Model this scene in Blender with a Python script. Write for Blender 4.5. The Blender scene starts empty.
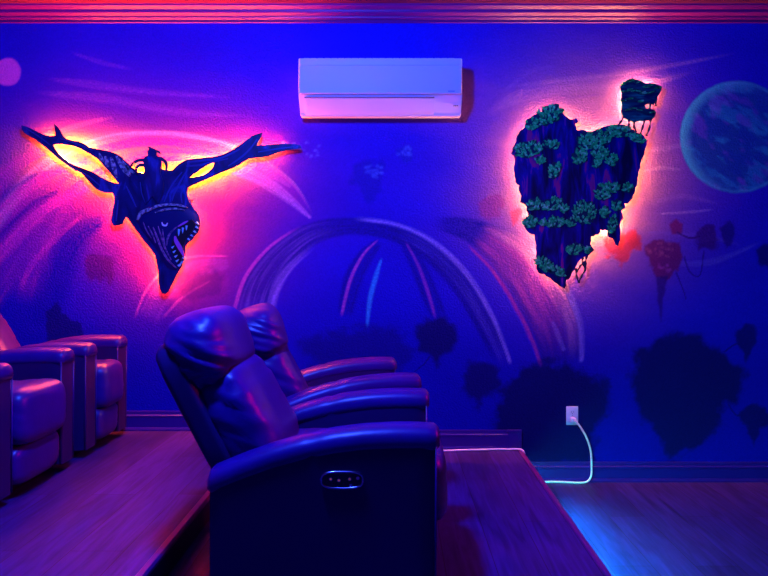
import bpy, bmesh, math, random
import numpy as np
from mathutils import Vector, Matrix, noise as mnoise

C = bpy.context.scene
COL = C.collection
R = math.radians
random.seed(7)
rng = np.random.default_rng(11)

# ------------------------------------------------------------------ camera, lights, exposure
CAMY, CAMZ, PXM = -4.34, 1.302, 0.0062          # camera distance to the mural wall, eye height, metres per pixel on the wall
cam_d = bpy.data.cameras.new('camera')
cam_d.sensor_width = 36.0
cam_d.lens = 700.0 / 768.0 * 36.0
cam_d.shift_x = -10.0 / 768.0
cam_d.shift_y = -17.0 / 768.0
cam_d.clip_start = 0.05
cam = bpy.data.objects.new('camera', cam_d)
COL.objects.link(cam)
cam.location = (0, CAMY, CAMZ)
cam.rotation_euler = (R(90), 0, 0)
C.camera = cam

w = bpy.data.worlds.new('world')
C.world = w
w.use_nodes = True
w.node_tree.nodes['Background'].inputs[0].default_value = (0.02, 0.02, 0.25, 1)
w.node_tree.nodes['Background'].inputs[1].default_value = 0.02


def area_light(name, loc, target, color, power, sx, sy, spread=180):
    d = bpy.data.lights.new(name, 'AREA')
    d.shape = 'RECTANGLE'
    d.size, d.size_y = sx, sy
    d.color = color
    d.energy = power
    d.spread = R(spread)
    o = bpy.data.objects.new(name, d)
    COL.objects.link(o)
    o.location = loc
    o.rotation_euler = (Vector(target) - Vector(loc)).to_track_quat('-Z', 'Y').to_euler()
    return o


# the blue ceiling lamp of the room, over the front row, and an unseen red fill added to redden the headrest fronts
bl_d = bpy.data.lights.new('blue_ceiling_lamp', 'POINT')
bl_d.color = (0.03, 0.085, 1.0)
bl_d.energy = 400
bl_d.shadow_soft_size = 0.14
bl = bpy.data.objects.new('blue_ceiling_lamp', bl_d)
COL.objects.link(bl)
bl.location = (-0.62, -2.26, 2.74)
area_light('red_fill_light', (2.6, -1.25, 2.35), (-0.9, -1.1, 0.3), (1.0, 0.0, 0.14), 7.5, 0.6, 0.6, 76)

C.view_settings.view_transform = 'Standard'
C.view_settings.look = 'None'
C.view_settings.exposure = 0.0
C.view_settings.gamma = 1.0
C.view_settings.use_curve_mapping = False


# ------------------------------------------------------------------ helpers
def P(px, py, y=0.0):
    """place measured on the photograph -> a point of the plane at depth y"""
    s = PXM * (y - CAMY) / -CAMY
    return Vector(((px - 394) * s, y, CAMZ - (py - 271) * s))


def link(name, me, parent=None):
    o = bpy.data.objects.new(name, me)
    COL.objects.link(o)
    if parent is not None:
        o.parent = parent
    return o


def obj(name, bm, mats, parent=None, smooth=None):
    me = bpy.data.meshes.new(name)
    bmesh.ops.recalc_face_normals(bm, faces=bm.faces[:])
    bm.to_mesh(me)
    bm.free()
    for m in (mats if isinstance(mats, (list, tuple)) else [mats]):
        me.materials.append(m)
    if smooth is not None:
        me.polygons.foreach_set('use_smooth', [True] * len(me.polygons))
        if smooth < 180:
            try:
                me.set_sharp_from_angle(angle=R(smooth))
            except Exception:
                pass
    return link(name, me, parent)


def tag(o, label=None, cat=None, group=None, kind=None):
    if label: o['label'] = label
    if cat: o['category'] = cat
    if group: o['group'] = group
    if kind: o['kind'] = kind
    return o


def thing(name, label, cat, loc=(0, 0, 0), rz=0.0, group=None):
    o = bpy.data.objects.new(name, None)
    COL.objects.link(o)
    o.empty_display_size = 0.1
    o.location = loc
    o.rotation_euler = (0, 0, rz)
    return tag(o, label, cat, group)


def box(bm, x0, x1, y0, y1, z0, z1, bev=0.0, seg=2, mat=0):
    vs = [bm.verts.new((x, y, z)) for x in (x0, x1) for y in (y0, y1) for z in (z0, z1)]
    fs = [(0, 1, 3, 2), (4, 6, 7, 5), (0, 4, 5, 1), (2, 3, 7, 6), (0, 2, 6, 4), (1, 5, 7, 3)]
    nf = [bm.faces.new([vs[i] for i in f]) for f in fs]
    for f in nf: f.material_index = mat
    if bev > 0:
        es = list({e for f in nf for e in f.edges})
        bmesh.ops.bevel(bm, geom=es, offset=bev, segments=seg, profile=0.5, affect='EDGES', clamp_overlap=True)
    return bm


def prism(bm, pts_back, pts_front, mat=0):
    a = [bm.verts.new(p) for p in pts_back]
    b = [bm.verts.new(p) for p in pts_front]
    n = len(a)
    f = bm.faces.new(b); f.material_index = mat
    f = bm.faces.new(a[::-1]); f.material_index = mat
    for i in range(n):
        f = bm.faces.new((a[i], a[(i + 1) % n], b[(i + 1) % n], b[i]))
        f.material_index = mat


def catmull(pts, n=8, closed=False):
    pts = [np.array(p, float) for p in pts]
    out = []
    m = len(pts)
    rngi = range(m if closed else m - 1)
    for i in rngi:
        if closed:
            p0, p1, p2, p3 = pts[(i - 1) % m], pts[i], pts[(i + 1) % m], pts[(i + 2) % m]
        else:
            p0, p1, p2, p3 = pts[max(i - 1, 0)], pts[i], pts[i + 1], pts[min(i + 2, m - 1)]
        for k in range(n):
            t = k / n
            out.append(0.5 * ((2 * p1) + (-p0 + p2) * t + (2 * p0 - 5 * p1 + 4 * p2 - p3) * t * t + (-p0 + 3 * p1 - 3 * p2 + p3) * t ** 3))
    if not closed: out.append(pts[-1])
    return out


def tube(bm, pts, rad, sides=8, cap=True, mat=0):
    pts = [Vector(p) for p in pts]
    n = len(pts)
    rads = rad if isinstance(rad, (list, tuple)) else [rad] * n
    rings = []
    up = Vector((0.13, 0.27, 0.95)).normalized()
    prev = None
    for i, p in enumerate(pts):
        t = (pts[min(i + 1, n - 1)] - pts[max(i - 1, 0)]).normalized()
        if prev is None:
            a = t.cross(up)
            if a.length < 1e-3: a = t.cross(Vector((1, 0, 0)))
            a.normalize()
        else:
            a = (prev - t * prev.dot(t)).normalized()
        prev = a
        b = t.cross(a)
        rings.append([bm.verts.new(p + (a * math.cos(2 * math.pi * k / sides) + b * math.sin(2 * math.pi * k / sides)) * rads[i]) for k in range(sides)])
    for i in range(n - 1):
        for k in range(sides):
            f = bm.faces.new((rings[i][k], rings[i][(k + 1) % sides], rings[i + 1][(k + 1) % sides], rings[i + 1][k]))
            f.material_index = mat
    if cap:
        bm.faces.new(rings[0][::-1]).material_index = mat
        bm.faces.new(rings[-1]).material_index = mat


def stroke_poly(pts, widths, n=5):
    """outline (photo px) of a tapering brush stroke"""
    c = catmull(pts, n)
    m = len(c)
    ws = np.interp(np.linspace(0, 1, m), np.linspace(0, 1, len(widths)), widths)
    L, Rr = [], []
    for i in range(m):
        t = c[min(i + 1, m - 1)] - c[max(i - 1, 0)]
        t = t / (np.linalg.norm(t) + 1e-9)
        nn = np.array([-t[1], t[0]])
        L.append(c[i] + nn * ws[i] / 2)
        Rr.append(c[i] - nn * ws[i] / 2)
    return L + Rr[::-1]


def px_prism(bm, poly, yb, yf, mat=0):
    # the outline keeps its width on the wall plane scale of the front face
    f = [P(p[0], p[1], yf) for p in poly]
    b = [Vector((v.x, yb, v.z)) for v in f]
    prism(bm, b, f, mat)


def cutout_panel(name, loops, yb, yf, mat, parent, bevel=0.0015):
    """a cut board with holes: filled 2D outline with thickness"""
    cu = bpy.data.curves.new(name, 'CURVE')
    cu.dimensions = '2D'
    cu.fill_mode = 'BOTH'
    th = abs(yf - yb)
    cu.extrude = th / 2 - bevel
    cu.bevel_depth = bevel
    cu.bevel_resolution = 1
    for lp in loops:
        sp = cu.splines.new('POLY')
        sp.points.add(len(lp) - 1)
        for i, p in enumerate(lp):
            v = P(p[0], p[1], yf)
            sp.points[i].co = (v.x, v.z, 0, 1)
        sp.use_cyclic_u = True
    tmp = bpy.data.objects.new(name + '_outline', cu)
    COL.objects.link(tmp)
    dg = bpy.context.evaluated_depsgraph_get()
    me = bpy.data.meshes.new_from_object(tmp.evaluated_get(dg))
    bpy.data.objects.remove(tmp)
    me.transform(Matrix.Translation((0, (yb + yf) / 2, 0)) @ Matrix.Rotation(R(90), 4, 'X'))
    me.materials.clear()
    me.materials.append(mat)
    me.name = name
    return link(name, me, parent)


# ------------------------------------------------------------------ materials
def mat(name, color=(0.5, 0.5, 0.5), rough=0.5, spec=0.5, metal=0.0):
    m = bpy.data.materials.new(name)
    m.use_nodes = True
    b = m.node_tree.nodes['Principled BSDF']
    b.inputs['Base Color'].default_value = (*color, 1)
    b.inputs['Roughness'].default_value = rough
    b.inputs['Specular IOR Level'].default_value = spec
    b.inputs['Metallic'].default_value = metal
    return m


def N(m, typ, **kw):
    n = m.node_tree.nodes.new(typ)
    for k, v in kw.items(): setattr(n, k, v)
    return n


def bump(m, scale, strength, dist=0.002, detail=4, coord='Object', stretch=None):
    nt = m.node_tree
    tc = N(m, 'ShaderNodeTexCoord')
    no = N(m, 'ShaderNodeTexNoise')
    no.inputs['Scale'].default_value = scale
    no.inputs['Detail'].default_value = detail
    if stretch:
        mp = N(m, 'ShaderNodeMapping')
        mp.inputs['Scale'].default_value = stretch
        nt.links.new(tc.outputs[coord], mp.inputs[0])
        nt.links.new(mp.outputs[0], no.inputs[0])
    else:
        nt.links.new(tc.outputs[coord], no.inputs[0])
    bu = N(m, 'ShaderNodeBump')
    bu.inputs['Strength'].default_value = strength
    bu.inputs['Distance'].default_value = dist
    nt.links.new(no.outputs[0], bu.inputs['Height'])
    nt.links.new(bu.outputs[0], nt.nodes['Principled BSDF'].inputs['Normal'])
    return m


def noise_color(m, stops, scale, detail=4, stretch=(1, 1, 1), coord='Object', distortion=0.0):
    nt = m.node_tree
    tc = N(m, 'ShaderNodeTexCoord')
    mp = N(m, 'ShaderNodeMapping')
    mp.inputs['Scale'].default_value = stretch
    no = N(m, 'ShaderNodeTexNoise')
    no.inputs['Scale'].default_value = scale
    no.inputs['Detail'].default_value = detail
    no.inputs['Distortion'].default_value = distortion
    cr = N(m, 'ShaderNodeValToRGB')
    el = cr.color_ramp.elements
    while len(el) > 1: el.remove(el[-1])
    el[0].position, el[0].color = stops[0][0], (*stops[0][1], 1)
    for p, c in stops[1:]:
        e = el.new(p); e.color = (*c, 1)
    nt.links.new(tc.outputs[coord], mp.inputs[0])
    nt.links.new(mp.outputs[0], no.inputs[0])
    nt.links.new(no.outputs[0], cr.inputs[0])
    nt.links.new(cr.outputs[0], nt.nodes['Principled BSDF'].inputs['Base Color'])
    return m


def emit(name, color, strength):
    m = bpy.data.materials.new(name)
    m.use_nodes = True
    nt = m.node_tree
    nt.nodes.clear()
    e = nt.nodes.new('ShaderNodeEmission')
    e.inputs[0].default_value = (*color, 1)
    e.inputs[1].default_value = strength
    o = nt.nodes.new('ShaderNodeOutputMaterial')
    nt.links.new(e.outputs[0], o.inputs[0])
    return m


M = {}
M['leather'] = bump(noise_color(mat('leather', rough=0.36, spec=0.5), [(0.3, (0.034, 0.002, 0.15)), (0.7, (0.046, 0.003, 0.22))], 6), 70, 0.30, 0.002)
M['leather_side'] = bump(mat('leather_side', (0.03, 0.002, 0.085), rough=0.5, spec=0.4), 160, 0.25, 0.001)
M['black'] = mat('black_plastic', (0.008, 0.008, 0.012), 0.4)
M['gloss_black'] = mat('gloss_black', (0.01, 0.01, 0.015), 0.12, 0.7)
M['chrome'] = mat('chrome', (0.6, 0.6, 0.65), 0.2, 0.5, 1.0)
M['amber'] = emit('amber_indicator', (1.0, 0.25, 0.05), 0.35)
M['white_plastic'] = mat('white_plastic', (0.86, 0.86, 0.86), 0.5, 0.3)
M['white_gloss'] = mat('white_gloss', (0.84, 0.84, 0.84), 0.5, 0.3)
M['grey_line'] = mat('grey_line', (0.25, 0.25, 0.28), 0.5)
M['cord'] = mat('cord_white', (0.95, 0.95, 0.95), 0.35, 0.6)
M['trim'] = mat('trim_paint', (0.04, 0.008, 0.22), 0.35, 0.5)
M['crown'] = mat('crown_paint', (0.18, 0.006, 0.17), 0.4, 0.5)
M['ceiling'] = bump(mat('ceiling_paint', (0.16, 0.015, 0.10), 0.8, 0.2), 120, 0.4, 0.003)
M['plain_wall'] = bump(mat('plain_wall', (0.03, 0.02, 0.16), 0.6, 0.3), 200, 0.2, 0.002)

# ------------------------------------------------------------------ the painted wall
GX = np.concatenate([np.linspace(-3.4, -2.62, 7), np.arange(-2.60, 2.50, 0.0066), np.linspace(2.51, 4.0, 10)])
GZ = np.linspace(0, 2.93, 445)
XX, ZZ = np.meshgrid(GX, GZ)
PX = XX / PXM + 394
PY = 271 - (ZZ - CAMZ) / PXM
H, W = PX.shape
IMG = np.zeros((H, W, 3))

_tab = rng.random((256, 256))


def vnoise(x, y):
    xi = np.floor(x).astype(int); yi = np.floor(y).astype(int)
    fx = x - xi; fy = y - yi
    fx = fx * fx * (3 - 2 * fx); fy = fy * fy * (3 - 2 * fy)
    a = _tab[yi % 256, xi % 256]; b = _tab[yi % 256, (xi + 1) % 256]
    c = _tab[(yi + 1) % 256, xi % 256]; d = _tab[(yi + 1) % 256, (xi + 1) % 256]
    return (a * (1 - fx) + b * fx) * (1 - fy) + (c * (1 - fx) + d * fx) * fy


def fbm(x, y, o=4):
    s = 0; a = 0.5; t = 0
    for k in range(o):
        s = s + a * vnoise(x * 2 ** k + 17.3 * k, y * 2 ** k + 9.1 * k); t += a; a *= 0.5
    return s / t


def sm(a, b, x):
    t = np.clip((x - a) / (b - a), 0, 1)
    return t * t * (3 - 2 * t)


def lay(mask, color, sl=None):
    global IMG
    m = mask[..., None]
    if sl is None:
        IMG = IMG * (1 - m) + np.array(color) * m
    else:
        IMG[sl] = IMG[sl] * (1 - m) + np.array(color) * m


def window(x0, x1, y0, y1):
    c0 = np.searchsorted(PX[0], x0); c1 = np.searchsorted(PX[0], x1)
    rows = PY[:, 0][::-1]
    r1 = H - np.searchsorted(rows, y0); r0 = H - np.searchsorted(rows, y1)
    return (slice(max(r0, 0), max(r1, 1)), slice(c0, max(c1, c0 + 1)))


def band(pts, widths, color, op=0.8, soft=0.5, streak=0.6, ends=(0.08, 0.1), across=10, along=0.02, rmin=-1, rmax=1, grain=0.35, n=8):
    """a painted sweep: pts is its centre line, widths its breadth (px); rmin..rmax picks a strip of its breadth"""
    c = np.array(catmull(pts, n))
    m = len(c)
    ws = np.interp(np.linspace(0, 1, m), np.linspace(0, 1, len(widths)), widths) / 2
    mw = ws.max() + 4
    sl = window(c[:, 0].min() - mw, c[:, 0].max() + mw, c[:, 1].min() - mw, c[:, 1].max() + mw)
    x = PX[sl]; y = PY[sl]
    best = np.full(x.shape, 1e9); rr = np.zeros(x.shape); tt = np.zeros(x.shape)
    seglen = np.linalg.norm(np.diff(c, axis=0), axis=1)
    cum = np.concatenate([[0], np.cumsum(seglen)]); tot = cum[-1]
    for i in range(m - 1):
        d = c[i + 1] - c[i]; L2 = d @ d + 1e-9
        u = ((x - c[i, 0]) * d[0] + (y - c[i, 1]) * d[1]) / L2
        if i == 0 and m > 2: uc = np.clip(u, -0.2, 1)
        else: uc = np.clip(u, 0, 1)
        ex = x - (c[i, 0] + uc * d[0]); ey = y - (c[i, 1] + uc * d[1])
        dist = ex * ex + ey * ey
        sg = np.sign(d[0] * ey - d[1] * ex)
        k = dist < best
        best = np.where(k, dist, best)
        wl = ws[i] * (1 - uc) + ws[i + 1] * uc
        rr = np.where(k, sg * np.sqrt(dist) / np.maximum(wl, 0.3), rr)
        tt = np.where(k, (cum[i] + uc * seglen[i]), tt)
    mid = (rmin + rmax) / 2; half = (rmax - rmin) / 2
    q = np.abs((rr - mid) / half)
    a = 1 - sm(1 - soft, 1.0, q)
    t = tt / tot
    a = a * sm(0, max(ends[0], 1e-3), t) * (1 - sm(1 - max(ends[1], 1e-3), 1, t))
    sn = fbm(rr * across + 31, tt * along + 5 * mid, 3)
    a = a * (1 - streak + streak * sm(0.35, 0.7, sn) * 1.2)
    g = vnoise(x * 0.9 + 3, y * 0.9 + 8)
    a = np.clip(a * (1 - grain + grain * 1.6 * g) * op, 0, 1)
    lay(a, color, sl)


def blob(poly, color, op=0.9, soft=5.0, rough=5.0, nscale=0.12, closed=True):
    """a soft painted silhouette with a ragged rim (signed distance to an outline)"""
    p = np.array(poly, float)
    sl = window(p[:, 0].min() - 15, p[:, 0].max() + 15, p[:, 1].min() - 15, p[:, 1].max() + 15)
    x = PX[sl]; y = PY[sl]
    best = np.full(x.shape, 1e9); inside = np.zeros(x.shape, bool)
    m = len(p)
    for i in range(m):
        a = p[i]; b = p[(i + 1) % m]; d = b - a
        u = np.clip(((x - a[0]) * d[0] + (y - a[1]) * d[1]) / (d @ d + 1e-9), 0, 1)
        best = np.minimum(best, (x - a[0] - u * d[0]) ** 2 + (y - a[1] - u * d[1]) ** 2)
        cond = ((a[1] > y) != (b[1] > y))
        xi = (b[0] - a[0]) * (y - a[1]) / (b[1] - a[1] + 1e-12) + a[0]
        inside ^= cond & (x < xi)
    sd = np.where(inside, -1, 1) * np.sqrt(best)
    sd = sd + (fbm(x * nscale, y * nscale, 4) - 0.5) * 2 * rough
    lay((1 - sm(-soft / 2, soft / 2, sd)) * op, color, sl)
    return sl, sd


def ell(cx, cy, rx, ry, n=24, a0=0.0):
    return [(cx + rx * math.cos(a0 + 2 * math.pi * k / n), cy + ry * math.sin(a0 + 2 * math.pi * k / n)) for k in range(n)]


# ground of the mural: deep blue sky that turns darker low down
f1 = fbm(PX * 0.012, PY * 0.02, 4)
base = np.stack([0.003 + 0.004 * f1, 0.004 + 0.006 * f1, 0.40 + 0.16 * f1], -1)
low = np.stack([0.004 + 0 * f1, 0.004 + 0 * f1, 0.34 + 0.05 * f1], -1)
lowm = sm(285, 380, PY + 18 * (f1 - 0.5))[..., None]
IMG = base * (1 - lowm) + low * lowm


def gauss(cx, cy, rx, ry):
    return np.exp(-(((PX - cx) / rx) ** 2 + ((PY - cy) / ry) ** 2))


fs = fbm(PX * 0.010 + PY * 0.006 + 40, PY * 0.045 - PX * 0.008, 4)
# violet sky haze, with the boards' warm backlight glow painted into the colour
def glow_haze(cx, cy, rx, ry, lo=0.35, hi=0.75, amt=1.0, cap=0.95):
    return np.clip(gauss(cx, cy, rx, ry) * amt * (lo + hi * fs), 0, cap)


lay(glow_haze(135, 170, 165, 95, 0.5, 0.5), (0.13, 0.010, 0.34))
lay(glow_haze(185, 262, 80, 60, 0.5, 0.5), (0.16, 0.010, 0.30))
lay(glow_haze(130, 172, 125, 62, 0.5, 0.7, 1.1), (0.46, 0.030, 0.22))
lay(glow_haze(185, 238, 65, 68, 0.5, 0.6, 1.1), (0.44, 0.025, 0.20))
lay(np.clip(glow_haze(78, 160, 58, 26, 0.5, 0.8) + glow_haze(208, 168, 42, 20, 0.5, 0.8) + glow_haze(140, 158, 60, 18, 0.5, 0.8), 0, 0.92), (0.76, 0.40, 0.14))
lay(glow_haze(592, 168, 118, 98, 0.45, 0.5), (0.22, 0.03, 0.36))
lay(glow_haze(583, 172, 92, 92, 0.4, 0.7, 1.05), (0.50, 0.12, 0.22))
lay(glow_haze(583, 172, 76, 86, 0.3, 0.8, 1.0), (0.76, 0.42, 0.25))
# cloud streaks
for pts, wd, col, op in [
    ([(40, 78), (90, 84), (150, 92), (240, 98)], [3, 12, 10, 3], (0.34, 0.06, 0.52), 0.6),
    ([(30, 92), (100, 98), (180, 112), (255, 116)], [4, 14, 12, 3], (0.36, 0.07, 0.5), 0.6),
    ([(70, 52), (100, 62), (135, 70)], [3, 8, 3], (0.30, 0.06, 0.5), 0.5),
    ([(25, 143), (60, 131), (90, 122), (116, 117)], [10, 9, 7, 3], (0.75, 0.20, 0.42), 0.8),
    ([(480, 118), (520, 96), (570, 86), (640, 84), (700, 70)], [6, 20, 22, 16, 4], (0.52, 0.22, 0.45), 0.6),
    ([(500, 95), (530, 72), (560, 66)], [3, 8, 3], (0.30, 0.14, 0.5), 0.4),
    ([(500, 88), (560, 80), (620, 74), (700, 60), (740, 52)], [3, 7, 8, 6, 3], (0.55, 0.25, 0.48), 0.5),
    ([(520, 106), (560, 98), (610, 94)], [2, 6, 2], (0.28, 0.08, 0.36), 0.55),
    ([(640, 150), (668, 148), (700, 140)], [4, 9, 3], (0.60, 0.30, 0.50), 0.5),
    ([(640, 172), (660, 168), (684, 170)], [3, 6, 2], (0.70, 0.42, 0.50), 0.5),
    ([(650, 205), (680, 196), (720, 204)], [3, 8, 3], (0.45, 0.2, 0.5), 0.5),
    ([(655, 214), (690, 212), (716, 209)], [2, 4, 2], (0.72, 0.45, 0.62), 0.6),
    ([(640, 232), (700, 236), (745, 246)], [3, 8, 3], (0.22, 0.12, 0.55), 0.5),
    ([(655, 262), (710, 262), (765, 240)], [4, 10, 3], (0.20, 0.14, 0.55), 0.5),
]:
    band(pts, wd, col, op, soft=0.9, streak=0.5, ends=(0.15, 0.2))

# moon and planet
blob(ell(8, 72, 13, 14), (0.98, 0.12, 0.55), 0.98, 2.5, 1.0)
sl, sd = blob(ell(737, 137, 57, 56, 48), (0.012, 0.10, 0.28), 0.95, 2.5, 0.6)
x = PX[sl]; y = PY[sl]
ins = 1 - sm(-2, 1, sd)
t1 = fbm(x * 0.05 + y * 0.03, y * 0.11 - x * 0.07, 5)
lay(ins * sm(0.48, 0.68, t1) * 0.75, (0.03, 0.45, 0.45), sl)
lay(ins * sm(0.52, 0.75, fbm(x * 0.07 + 60, y * 0.10 + 20 - x * 0.05, 4)) * 0.6, (0.26, 0.10, 0.52), sl)
lay(ins * (1 - sm(0.50, 0.60, fbm(x * 0.09 + 10, y * 0.14 - x * 0.08, 4))) * 0.35, (0.01, 0.04, 0.34), sl)
lay(ins * sm(-14, -1, sd) * sm(20, -45, x - 737 + 0.3 * (y - 137)) * 0.8, (0.10, 0.80, 0.55), sl)
lay(ins * sm(-4, -1, sd) * 0.45, (0.12, 0.80, 0.60), sl)

# arches on the left, behind the dragon board
PINK, LAV, WHT = (0.80, 0.12, 0.50), (0.42, 0.24, 0.72), (0.85, 0.45, 0.62)
band([(0, 300), (22, 235), (70, 175), (130, 150), (200, 150), (250, 166), (290, 190), (314, 221)], [110, 86, 60, 44, 34, 30, 18, 2], (0.42, 0.03, 0.40), 0.85, soft=0.35, streak=0.5, across=5)
band([(0, 300), (22, 235), (70, 175), (130, 150), (200, 150), (250, 166), (290, 190), (314, 221)], [110, 86, 60, 44, 34, 30, 18, 3], WHT, 0.7, soft=0.7, streak=0.75, across=8, rmin=-1.0, rmax=-0.45)
band([(200, 158), (240, 170), (275, 188), (312, 219)], [16, 18, 16, 3], (0.62, 0.28, 0.66), 0.8, soft=0.7, streak=0.5, ends=(0.2, 0.02))
band([(245, 160), (265, 170), (291, 187)], [14, 12, 3], (0.60, 0.16, 0.55), 0.7, soft=0.7, streak=0.4, ends=(0.2, 0.02))
DKB, MAG = (0.006, 0.004, 0.32), (0.85, 0.06, 0.50)
band([(-20, 205), (10, 170), (40, 152), (75, 140)], [20, 22, 16, 6], (0.55, 0.05, 0.45), 0.8, soft=0.7, streak=0.5, across=6)
band([(-15, 222), (5, 200), (30, 180), (52, 170)], [14, 18, 14, 4], DKB, 0.85, soft=0.7, streak=0.3, across=5)
band([(-30, 240), (5, 208), (36, 182), (70, 166), (96, 160)], [16, 20, 18, 14, 6], MAG, 0.92, soft=0.8, streak=0.5, across=5)
band([(-15, 256), (8, 230), (36, 204), (62, 190)], [12, 16, 14, 4], DKB, 0.8, soft=0.7, streak=0.3, across=5)
band([(-15, 272), (8, 245), (40, 212), (80, 190), (110, 180)], [16, 22, 20, 14, 6], MAG, 0.92, soft=0.8, streak=0.5, across=6)
band([(-10, 310), (8, 280), (32, 246), (60, 222)], [20, 24, 20, 6], (0.30, 0.03, 0.42), 0.8, soft=0.8, streak=0.6, across=6)
band([(20, 290), (34, 262), (58, 236), (84, 214)], [6, 10, 10, 4], MAG, 0.7, soft=0.8, streak=0.6, across=6)
band([(40, 330), (55, 280), (75, 240), (110, 215)], [46, 50, 40, 10], (0.006, 0.004, 0.36), 0.9, soft=0.8, streak=0.2)
band([(232, 263), (195, 270), (165, 290), (147, 322)], [10, 24, 26, 28], (0.34, 0.05, 0.46), 0.7, soft=0.4, streak=0.4)
band([(231, 256), (183, 259), (150, 285), (134, 320)], [2, 4, 4, 4], PINK, 0.85, soft=0.8, streak=0.4)
band([(212, 280), (183, 297), (162, 319)], [2, 4, 4], PINK, 0.7, soft=0.8, streak=0.4)

# the centre arches
CA = [(253, 318), (262, 285), (282, 257), (312, 234), (350, 226), (392, 232), (428, 250), (460, 282), (486, 325), (505, 368)]
band(CA, [44, 40, 34, 26, 20, 20, 24, 26, 24, 18], (0.008, 0.006, 0.20), 0.92, soft=0.3, streak=0.2, across=6)
band(CA[:5], [44, 40, 34, 26, 16], (0.22, 0.12, 0.50), 0.6, soft=0.6, streak=0.85, across=9, ends=(0.01, 0.5))
band(CA[:4], [44, 40, 34, 26], PINK, 0.9, soft=0.7, streak=0.25, rmin=-1.05, rmax=-0.80, ends=(0.01, 0.35))
band(CA[:4], [44, 40, 34, 28], (0.45, 0.30, 0.74), 0.75, soft=0.8, streak=0.6, rmin=0.45, rmax=1.05, ends=(0.01, 0.35))
band(CA[4:], [20, 20, 24, 26, 24, 16], (0.40, 0.34, 0.72), 0.95, soft=0.8, streak=0.6, rmin=-1.1, rmax=-0.5, ends=(0.12, 0.03))
band(CA[5:], [20, 24, 26, 24, 16], (0.14, 0.10, 0.52), 0.6, soft=0.8, streak=0.8, rmin=-0.7, rmax=0.6, ends=(0.2, 0.1))
band([(381, 240), (366, 256), (353, 280), (344, 318)], [8, 20, 24, 18], (0.008, 0.005, 0.22), 0.85, soft=0.4, streak=0.3)
band([(379, 239), (363, 255), (350, 281), (341, 318)], [2, 4, 5, 4], PINK, 0.9, soft=0.8, streak=0.2)
band([(382, 257), (376, 276), (370, 300), (367, 329)], [2, 7, 7, 3], (0.05, 0.85, 0.80), 0.9, soft=0.9, streak=0.35)
band([(404, 240), (420, 270), (432, 300), (441, 320)], [12, 20, 22, 16], (0.008, 0.005, 0.22), 0.85, soft=0.4, streak=0.3)
band([(405, 241), (418, 265), (428, 292), (436, 320)], [2, 4, 5, 3], (0.55, 0.08, 0.46), 0.85, soft=0.8, streak=0.25)
# the right hand arch, in the glow of the island board
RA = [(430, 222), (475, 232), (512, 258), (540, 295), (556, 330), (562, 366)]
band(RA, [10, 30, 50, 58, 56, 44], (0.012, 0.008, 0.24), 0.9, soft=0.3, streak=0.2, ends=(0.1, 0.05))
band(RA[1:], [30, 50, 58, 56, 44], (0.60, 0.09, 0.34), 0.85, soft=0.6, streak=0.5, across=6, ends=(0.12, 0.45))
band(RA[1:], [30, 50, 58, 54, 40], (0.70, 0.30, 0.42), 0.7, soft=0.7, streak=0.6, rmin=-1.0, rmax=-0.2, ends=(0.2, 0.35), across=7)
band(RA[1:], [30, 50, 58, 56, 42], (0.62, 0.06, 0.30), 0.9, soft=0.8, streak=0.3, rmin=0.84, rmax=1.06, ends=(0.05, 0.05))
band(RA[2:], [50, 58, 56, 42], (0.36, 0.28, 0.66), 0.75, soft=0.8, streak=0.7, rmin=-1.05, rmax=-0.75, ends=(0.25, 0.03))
band([(552, 320), (558, 335), (565, 352)], [4, 7, 5], (0.36, 0.28, 0.62), 0.6, soft=0.8, streak=0.6)

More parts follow.
